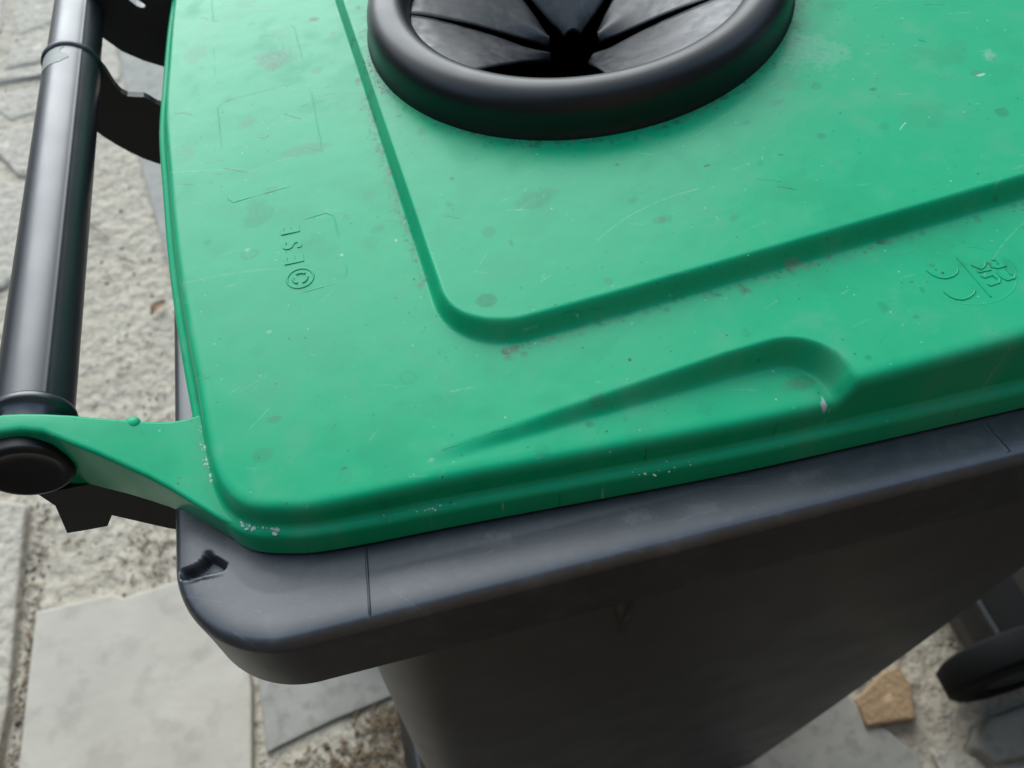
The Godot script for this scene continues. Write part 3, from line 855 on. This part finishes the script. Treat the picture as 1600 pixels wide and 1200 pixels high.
func make_crust(lid: Node3D) -> void:
	# crumbs of lime and soil caught in the corners of the lid
	var st := SurfaceTool.new()
	st.begin(Mesh.PRIMITIVE_TRIANGLES)
	var soil := SurfaceTool.new()
	soil.begin(Mesh.PRIMITIVE_TRIANGLES)
	rng.seed = 5
	for run in [[0.0238, 0.160, 0.0278, 0.200, 90, 0.0013, 0.0191], [0.0410, 0.2275, 0.0600, 0.2370, 110, 0.0012, 0.0189], [0.0960, 0.2412, 0.150, 0.2462, 30, 0.0008, 0.0186], [0.235, 0.2545, 0.27, 0.2560, 10, 0.0007, 0.0187]]:
		for i in run[4]:
			var t := rng.randf()
			var p := Vector2(lerpf(run[0], run[2], t), lerpf(run[1], run[3], t)) + Vector2(rng.randfn(), rng.randfn()) * 0.0013
			crumb(st, U(p.x, run[6], p.y), rng.randf_range(0.3, 1.0) * run[5] * K)
	# soil along the foot of the opening ring and of the raised panel, and loose grains
	for i in 520:
		var a := rng.randf_range(0.05, 1.05) * PI
		if rng.randf() < 0.35: a = rng.randf_range(0.62, 1.02) * PI
		var p := RING + Vector2(cos(a), sin(a)) * (0.1532 + absf(rng.randfn()) * 0.0035)
		crumb(soil, lid_top(p.x, p.y), rng.randf_range(0.15, 0.6) * 0.0011 * K)
	for i in 260:
		var t := rng.randf()
		var p := Vector2(lerpf(0.150, 0.1625, t), lerpf(-0.05, 0.128, t)) - Vector2(absf(rng.randfn()) * 0.003 + 0.0005, 0)
		if t > 0.6 and rng.randf() < 0.5: p = Vector2(0.195, 0.130) + Vector2.RIGHT.rotated(rng.randf_range(1.5, 3.2)) * (0.0445 + absf(rng.randfn()) * 0.003)
		crumb(soil, lid_top(p.x, p.y), rng.randf_range(0.12, 0.5) * 0.0010 * K)
	for i in 240:
		var p := Vector2(rng.randf_range(0.03, 0.54), rng.randf_range(-0.28, 0.235))
		if (p - RING).length() < 0.155: continue
		crumb(soil if rng.randf() < 0.75 else st, lid_top(p.x, p.y), rng.randf_range(0.15, 0.55) * 0.0010 * K)
	for w in [[st, "lime_crumbs", M.crust], [soil, "soil_crumbs", M.soil]]:
		w[0].generate_normals()
		put(w[0].commit(), w[1], w[2], lid).set_meta("kind", "stuff")

func crumb(st: SurfaceTool, at: Vector3, r: float) -> void:
	var base := []
	var turn := rng.randf() * TAU
	var long := rng.randf_range(0.8, 1.9)
	for k in 5:
		var a := TAU * k / 5.0
		var p := Vector2(cos(a) * long, sin(a)) * r * rng.randf_range(0.7, 1.2)
		p = p.rotated(turn)
		base.append(at + Vector3(p.x, -0.0002, p.y))
	var top := at + Vector3(rng.randf_range(-0.3, 0.3) * r, r * rng.randf_range(0.4, 0.8), rng.randf_range(-0.3, 0.3) * r)
	for k in 5:
		st.add_vertex(base[k])
		st.add_vertex(base[(k + 1) % 5])
		st.add_vertex(top)

# ------------------------------------------------------------------ the ground
func ground_height(x: float, z: float) -> float:
	return 0.006 * rough_noise.get_noise_2d(x * 90.0, z * 90.0) + 0.0035 * fine_noise.get_noise_2d(x * 260.0, z * 260.0) - 0.004 * maxf(0.0, fine_noise.get_noise_2d(x * 120.0 + 500.0, z * 120.0))

func make_ground() -> MeshInstance3D:
	# one sheet: fine cells where the photograph looks, long ones out to the horizon
	var xs := PackedFloat32Array([-60.0, -20.0, -8.0, -4.0, -2.5, -1.8])
	var x := -1.3
	while x < 1.25:
		xs.append(x)
		x += 0.009
	for e in [1.8, 2.5, 4.0, 8.0, 20.0, 60.0]: xs.append(e)
	var zs := PackedFloat32Array([-60.0, -20.0, -9.0, -5.0, -3.6])
	var z := -2.7
	while z < 0.55:
		zs.append(z)
		z += 0.010
	for e in [0.9, 1.6, 3.0, 6.0, 14.0, 60.0]: zs.append(e)
	var v := PackedVector3Array()
	for a in zs:
		for b in xs: v.append(Vector3(b, ground_height(b, a) - 0.003, a))
	var g := put(sheet(v, zs.size(), xs.size(), false), "ground", M.concrete, self)
	tag(g, "rough pale concrete yard with broken paving set into it", "ground", "", "structure")
	return g

func poly(a: Array) -> PackedVector2Array:
	var o := PackedVector2Array()
	for i in range(0, a.size(), 2): o.append(Vector2(a[i], a[i + 1]))
	return o

func make_paving(g: Node3D) -> void:
	var stones := [
		[-0.815, -2.36, -0.655, -2.34, -0.655, -2.145, -0.700, -2.128, -0.785, -2.095, -0.812, -2.20],
		[-0.985, -2.30, -0.850, -2.34, -0.835, -2.14, -0.960, -2.10],
		[-0.812, -2.060, -0.700, -2.112, -0.640, -2.09, -0.645, -1.952, -0.690, -1.945, -0.815, -1.935],
		[-0.980, -2.06, -0.845, -2.05, -0.850, -1.95, -0.975, -1.94],
		[-0.975, -1.910, -0.700, -1.918, -0.640, -1.92, -0.650, -1.872, -0.712, -1.868, -0.970, -1.868],
		[-0.960, -1.836, -0.815, -1.838, -0.640, -1.825, -0.645, -1.72, -0.693, -1.705, -0.769, -1.696, -0.800, -1.738, -0.955, -1.72],
		[-0.950, -1.655, -0.788, -1.650, -0.640, -1.67, -0.640, -1.44, -0.690, -1.428, -0.726, -1.442, -0.780, -1.535, -0.945, -1.56],
		[-0.940, -1.515, -0.778, -1.508, -0.730, -1.424, -0.640, -1.41, -0.630, -1.13, -0.676, -1.10, -0.725, -1.065, -0.930, -1.07],
		[-0.615, -2.28, -0.520, -2.30, -0.512, -2.07, -0.600, -2.06],
		[-0.612, -2.035, -0.520, -2.045, -0.500, -1.90, -0.492, -1.78, -0.600, -1.74]]
	for i in stones.size():
		put(slab_mesh(poly(stones[i]), -0.03, 0.0035 + 0.002 * sin(i * 2.1), 0.014, 0.005, i * 31.0), "paving_stone", M.stone, g)
	put(slab_mesh(poly([-0.498, -2.40, -0.30, -2.40, -0.16, -1.60, -0.16, -0.90, -0.352, -0.95, -0.385, -1.15, -0.420, -1.34, -0.458, -1.60, -0.502, -1.93]), -0.03, 0.008, 0.004, 0.0008, 400.0), "paving_slab", M.grey_slab, g)
	put(slab_mesh(poly([-0.95, -0.58, -0.668, -0.515, -0.612, -0.490, -0.611, -0.408, -0.606, -0.250, -0.603, -0.133, -0.612, -0.03, -0.62, 0.20, -0.95, 0.2]), -0.03, 0.018, 0.006, 0.003, 430.0), "paving_slab", M.stone, g)
	put(slab_mesh(poly([-0.577, -0.285, -0.455, -0.283, -0.440, -0.272, -0.340, -0.278, -0.25, -0.20, -0.241, -0.070, -0.247, 0.05, -0.24, 0.30, -0.57, 0.30, -0.582, -0.04]), -0.03, 0.012, 0.004, 0.0012, 460.0), "paving_slab", M.slab, g)
	put(slab_mesh(poly([-0.238, -0.20, -0.10, -0.20, -0.030, -0.10, -0.036, -0.008, -0.130, 0.005, -0.228, 0.026]), -0.03, 0.004, 0.003, 0.0010, 490.0), "paving_slab", M.grey_slab, g)
	put(slab_mesh(poly([0.35, 0.16, 0.50, 0.150, 0.60, 0.140, 0.625, 0.190, 0.668, 0.262, 0.650, 0.40, 0.36, 0.42]), -0.03, 0.008, 0.004, 0.001, 520.0), "paving_slab", M.grey_slab, g)
	put(slab_mesh(poly([0.690, 0.255, 0.780, 0.300, 0.90, 0.33, 0.88, 0.45, 0.67, 0.42]), -0.03, 0.006, 0.004, 0.001, 540.0), "paving_slab", M.stone, g)
	# soil in the joints
	rng.seed = 21
	for spot in [[-0.86, -2.40, 0.10, 0.10], [-0.90, -2.22, 0.06, 0.05], [-0.565, -0.37, 0.018, 0.03], [-0.585, -0.12, 0.010, 0.09], [-0.375, -0.345, 0.02, 0.05]]:
		var out := PackedVector2Array()
		for k in 12:
			var a := TAU * k / 12.0
			out.append(Vector2(spot[0] + cos(a) * spot[2] * rng.randf_range(0.6, 1.15), spot[1] + sin(a) * spot[3] * rng.randf_range(0.6, 1.15)))
		put(slab_mesh(out, -0.02, -0.006, 0.010, 0.016, spot[0] * 700.0), "soil_patch", M.earth, g)

func pebble_mesh(r: float, sd: float) -> ArrayMesh:
	var v := PackedVector3Array()
	for i in 7:
		var a := PI * i / 6.0
		for j in 9:
			var b := TAU * j / 9.0
			var d := Vector3(sin(a) * cos(b), cos(a), sin(a) * sin(b))
			v.append(d * r * Vector3(1.2, 0.6, 0.9) * (1.0 + 0.35 * rough_noise.get_noise_3d(d.x * 40.0 + sd, d.y * 40.0, d.z * 40.0)))
	return sheet(v, 7, 9, true, PackedVector2Array(), true)

func make_grit(g: Node3D) -> void:
	for kind in 2:
		var mm := MultiMesh.new()
		mm.transform_format = MultiMesh.TRANSFORM_3D
		mm.mesh = pebble_mesh(0.0038, kind * 50.0)
		mm.instance_count = 1100 if kind == 0 else 450
		rng.seed = 31 + kind
		for i in mm.instance_count:
			var p := Vector2(rng.randf_range(-1.0, -0.30), rng.randf_range(-2.4, -0.28))
			if i % 3 == 0: p = Vector2(-0.592 + rng.randfn() * 0.011, rng.randf_range(-0.5, 0.15))
			if i % 5 == 0: p = Vector2(rng.randf_range(-0.24, 0.05), rng.randf_range(0.03, 0.15))
			if i % 7 == 0: p = Vector2(-0.40 + rng.randfn() * 0.05, -0.35 + rng.randfn() * 0.25)
			if i % 11 == 0: p = Vector2(rng.randf_range(0.45, 1.1), rng.randf_range(0.1, 0.5))
			var s := rng.randf_range(0.25, 1.0) * (1.3 if rng.randf() < 0.1 else 0.7)
			mm.set_instance_transform(i, Transform3D(Basis(Vector3.UP, rng.randf() * TAU).scaled(Vector3.ONE * s), Vector3(p.x, ground_height(p.x, p.y) - 0.002 + 0.001 * s, p.y)))
		var o := MultiMeshInstance3D.new()
		o.multimesh = mm
		o.name = "grit"
		o.material_override = M.concrete if kind == 0 else M.earth
		add_child(o, true)
		tag(o, ["pale grit scattered over the concrete and between the paving", "brown soil crumbs scattered over the concrete and between the paving"][kind], "grit", "", "stuff")

func make_litter() -> void:
	# dry chaff and fragments of straw blown against the paving
	var st := SurfaceTool.new()
	st.begin(Mesh.PRIMITIVE_TRIANGLES)
	rng.seed = 77
	for i in 900:
		var c: Array = [[-0.10, 0.075, 0.055, 0.016], [-0.185, 0.085, 0.035, 0.012], [-0.055, 0.028, 0.022, 0.014], [-0.03, 0.10, 0.03, 0.02], [-0.585, -0.20, 0.008, 0.12], [-0.39, -0.33, 0.03, 0.05], [-0.45, -0.6, 0.12, 0.25]][[0, 0, 0, 1, 1, 2, 2, 3, 4, 5, 6, 6][rng.randi() % 12]]
		var p := Vector2(c[0] + rng.randfn() * c[2], c[1] + rng.randfn() * c[3])
		var at := Vector3(p.x, ground_height(p.x, p.y) - 0.0005 + rng.randf() * 0.004, p.y)
		if p.x > -0.58 and p.x < -0.24 and p.y > -0.28: continue
		var d := Vector3(cos(rng.randf() * TAU), rng.randf_range(-0.25, 0.25), sin(rng.randf() * TAU)).normalized() * rng.randf_range(0.002, 0.009)
		var s := d.cross(Vector3.UP).normalized() * rng.randf_range(0.0007, 0.0018)
		var up := Vector3(0, 0.0012, 0)
		var a := at - d
		var b := at + d
		for tri in [[a - s, a + s, a + up], [b - s, b + up, b + s], [a - s, a + up, b + up], [a - s, b + up, b - s], [a + s, b + s, b + up], [a + s, b + up, a + up]]:
			for v in tri: st.add_vertex(v)
	st.generate_normals()
	var o := put(st.commit(), "straw_litter", M.litter, self)
	tag(o, "brown chaff and bits of straw between the paving slabs", "litter", "", "stuff")

func twig(a: Vector3, b: Vector3, r: float, label: String) -> void:
	var pts := []
	var rr := []
	for i in 6:
		var t := i / 5.0
		pts.append(a.lerp(b, t) + Vector3(0, 0.003 * sin(t * PI), 0.004 * sin(t * 5.0)))
		rr.append(r * (1.0 - 0.5 * t))
	var o := put(tube(pts, rr, 8), "straw", M.straw, self)
	tag(o, label, "straw")

func make_yard_things() -> void:
	# broken brick in front of the bin
	var o := put(slab_mesh(poly([0.618, 0.170, 0.668, 0.146, 0.700, 0.142, 0.701, 0.176, 0.686, 0.216, 0.614, 0.208]), 0.0, 0.016, 0.004, 0.002, 600.0), "brick_piece", M.brick, self)
	tag(o, "five-sided piece of broken tan brick on the grey paving", "brick")
	# weathered stone block by the wheel of the second bin
	var st := put(slab_mesh(poly([0.735, 0.268, 0.768, 0.242, 0.86, 0.232, 0.92, 0.240, 0.90, 0.295, 0.82, 0.300, 0.748, 0.296]), 0.0, 0.036, 0.010, 0.004, 630.0), "stone_block", M.grey_slab, self)
	tag(st, "weathered grey stone block lying by the second bin's wheel", "stone")
	twig(Vector3(-0.545, 0.010, -1.225), Vector3(-0.495, 0.008, -1.145), 0.0035, "longer dry straw on the concrete beside the grey slab")
	twig(Vector3(-0.470, 0.008, -1.085), Vector3(-0.440, 0.008, -1.055), 0.003, "short dry straw on the concrete beside the grey slab")
	var lf := PackedVector3Array()
	for i in 7:
		var t := i / 6.0
		for j in 5:
			var s := (j - 2) / 2.0
			lf.append(Vector3(lerpf(-0.022, 0.022, t), 0.004 + 0.006 * absf(s) + 0.004 * sin(t * 4.0), s * 0.012 * sin(PI * clampf(t, 0.04, 0.96))))
	var leaf := put(sheet(lf, 7, 5, false), "fallen_leaf", M.leaf, self)
	leaf.position = Vector3(-0.385, 0.004, -0.905)
	leaf.rotation.y = 0.9
	tag(leaf, "curled orange-brown leaf on the concrete", "leaf")

# ------------------------------------------------------------------ the buildings round the yard
func slab_box(a: Vector3, b: Vector3, called: String, mat: Material, parent: Node) -> MeshInstance3D:
	var m := BoxMesh.new()
	m.size = (b - a).abs()
	var o := put(m, called, mat, parent)
	o.position = (a + b) / 2.0
	return o

# a plain house: length along its own x, its face at z = 0 looking towards +z
func house(at: Vector3, turn: float, length: float, height: float, deep: float, rise: float, wall: Material, label: String) -> void:
	var r := Node3D.new()
	r.name = "house"
	r.position = at
	r.rotation.y = turn
	add_child(r, true)
	slab_box(Vector3(-length / 2, 0, -deep), Vector3(length / 2, height, 0), "wall", wall, r)
	var st := SurfaceTool.new()
	st.begin(Mesh.PRIMITIVE_TRIANGLES)
	var e := 0.25
	var p := [Vector3(-length / 2 - e, height, e), Vector3(length / 2 + e, height, e), Vector3(length / 2 + e, height + rise, -deep / 2), Vector3(-length / 2 - e, height + rise, -deep / 2), Vector3(-length / 2 - e, height, -deep - e), Vector3(length / 2 + e, height, -deep - e)]
	for f in [[0, 2, 1], [0, 3, 2], [3, 4, 5], [3, 5, 2], [0, 4, 3], [1, 2, 5], [0, 1, 5], [0, 5, 4]]:
		for i in f: st.add_vertex(p[i] + Vector3(0, 0.003, 0))
	st.generate_normals()
	put(st.commit(), "roof", M.roof, r)
	var n := int(length / 2.4)
	for i in n:
		var cx := (i - (n - 1) / 2.0) * 2.4
		if i == n / 2:
			var d := slab_box(Vector3(cx - 0.45, 0.02, -0.02), Vector3(cx + 0.45, 2.05, 0.04), "door", M.wood, r)
			var h := BoxMesh.new()
			h.size = Vector3(0.12, 0.025, 0.04)
			put(h, "handle", M.metal, d).position = Vector3(0.34, 0.0, 0.045)
		else:
			var w := slab_box(Vector3(cx - 0.5, 0.95, -0.02), Vector3(cx + 0.5, 2.05, 0.03), "window", M.frame, r)
			for k in [-0.235, 0.235]:
				var gl := BoxMesh.new()
				gl.size = Vector3(0.42, 0.96, 0.01)
				put(gl, "pane", M.glass, w).position = Vector3(k, 0, 0.028)
	tag(r, label, "house")

func _ready() -> void:
	# camera
	var cam := Camera3D.new()
	cam.name = "camera"
	cam.fov = 48.69
	cam.near = 0.02
	cam.far = 300.0
	add_child(cam)
	cam.position = Vector3(0.10714, 1.29439, 0.41281)
	cam.rotation = Vector3(deg_to_rad(-53.7032), deg_to_rad(-10.0809), deg_to_rad(-4.6059))
	# a phone's small lens focused on the lid
	var lens := CameraAttributesPhysical.new()
	lens.frustum_focal_length = 12.0 / tan(deg_to_rad(48.69 / 2.0))
	lens.frustum_focus_distance = 0.36
	lens.frustum_near = 0.02
	lens.frustum_far = 300.0
	lens.exposure_aperture = 11.0
	cam.attributes = lens
	cam.current = true
	# an overcast sky, a little blue, and a soft sun behind it
	var env := Environment.new()
	env.background_mode = Environment.BG_SKY
	var sm := ProceduralSkyMaterial.new()
	sm.sky_top_color = Color(0.455, 0.575, 0.71)
	sm.sky_horizon_color = Color(0.60, 0.65, 0.71)
	sm.sky_curve = 0.2
	sm.ground_bottom_color = Color(0.35, 0.34, 0.33)
	sm.ground_horizon_color = Color(0.55, 0.55, 0.55)
	sm.sun_angle_max = 1.0
	# broken cloud
	var cl := FastNoiseLite.new()
	cl.seed = 8
	cl.frequency = 0.012
	cl.fractal_octaves = 5
	var cover := Image.create(1024, 512, false, Image.FORMAT_RGBA8)
	for y in 512:
		var up := PI * (0.5 - (y + 0.5) / 512.0)
		for x in 1024:
			var a := TAU * x / 1024.0
			var d := Vector3(cos(a) * cos(up), sin(up) * 1.6, sin(a) * cos(up)) * 120.0
			var t := clampf(0.45 + 1.5 * cl.get_noise_3dv(d), 0.0, 1.0)
			cover.set_pixel(x, y, Color(0.70, 0.765, 0.83, t))
	sm.sky_cover = ImageTexture.create_from_image(cover)
	sm.sky_cover_modulate = Color(1, 1, 1, 0.72)
	var sky := Sky.new()
	sky.sky_material = sm
	env.sky = sky
	env.tonemap_mode = Environment.TONE_MAPPER_LINEAR
	env.tonemap_exposure = 2.2
	env.sdfgi_enabled = true
	env.ssao_enabled = true
	env.ssil_enabled = true
	var we := WorldEnvironment.new()
	we.name = "daylight"
	we.environment = env
	add_child(we)
	var sun := DirectionalLight3D.new()
	sun.name = "sun"
	sun.light_energy = 0.5
	sun.light_angular_distance = 50.0
	sun.light_color = Color(0.97, 0.99, 1.0)
	sun.shadow_enabled = true
	sun.rotation_degrees = Vector3(-31.0, 185.0, 0.0)
	add_child(sun)

	rough_noise.seed = 1
	rough_noise.frequency = 0.02
	rough_noise.fractal_octaves = 3
	fine_noise.seed = 2
	fine_noise.frequency = 0.02
	fine_noise.fractal_octaves = 4
	make_materials()
	M.green_marks = M.green
	var g := make_ground()
	make_paving(g)
	var bed := put(slab_mesh(poly([-5.5, 0.47, -2.0, 0.45, -0.6, 0.47, 0.4, 0.43, 1.4, 0.45, 6.2, 0.47, 6.2, 1.0, -5.5, 1.0]), -0.05, 0.012, 0.02, 0.01, 800.0), "added_soil_bed", M.bed, self)  # unseen dark strip, added so the near sides reflect little light
	tag(bed, "added strip of dark bare soil, out of view, that keeps reflections on the bin dark", "soil", "", "structure")
	house(Vector3(0.3, 0, 1.02), PI, 12.0, 3.4, 5.0, 1.6, M.dark_brick, "unseen dark house added close behind the camera to shade the near side of the bin")  # added out of view, set close to block light from behind the camera
	house(Vector3(4.2, 0, -4.2), -PI / 2.0, 9.0, 3.6, 5.0, 1.8, M.dark_brick, "dark brick house facing the front of the bin")
	house(Vector3(-4.6, 0, -3.0), PI / 2.0, 8.0, 2.9, 4.0, 1.2, M.plaster, "low plastered outhouse facing the bin's handle")

	var bin := Node3D.new()
	bin.name = "wheelie_bin"
	bin.position = BASE
	add_child(bin)
	tag(bin, "dusty black wheelie bin, its green lid corner and handle beside the bare paving", "bin")
	make_body(bin)
	var lid := make_lid(bin)
	make_opening(lid)
	make_moulded_marks(lid)
	make_hinge_arm(lid)
	make_crust(lid)
	make_handle(bin)
	make_brackets(bin)
	# a second bin of the same make, its hinge side towards the first one's front
	var other := bin.duplicate()
	other.name = "wheelie_bin_001"
	add_child(other)
	other.position = BASE + Vector3(0.815, 0.0, -0.004)
	tag(other, "second wheelie bin, its wheels and handle towards the first bin's front", "bin")
	bin.set_meta("group", "wheelie bins standing in a row")
	other.set_meta("group", "wheelie bins standing in a row")

	make_yard_things()
	make_grit(g)
	make_litter()
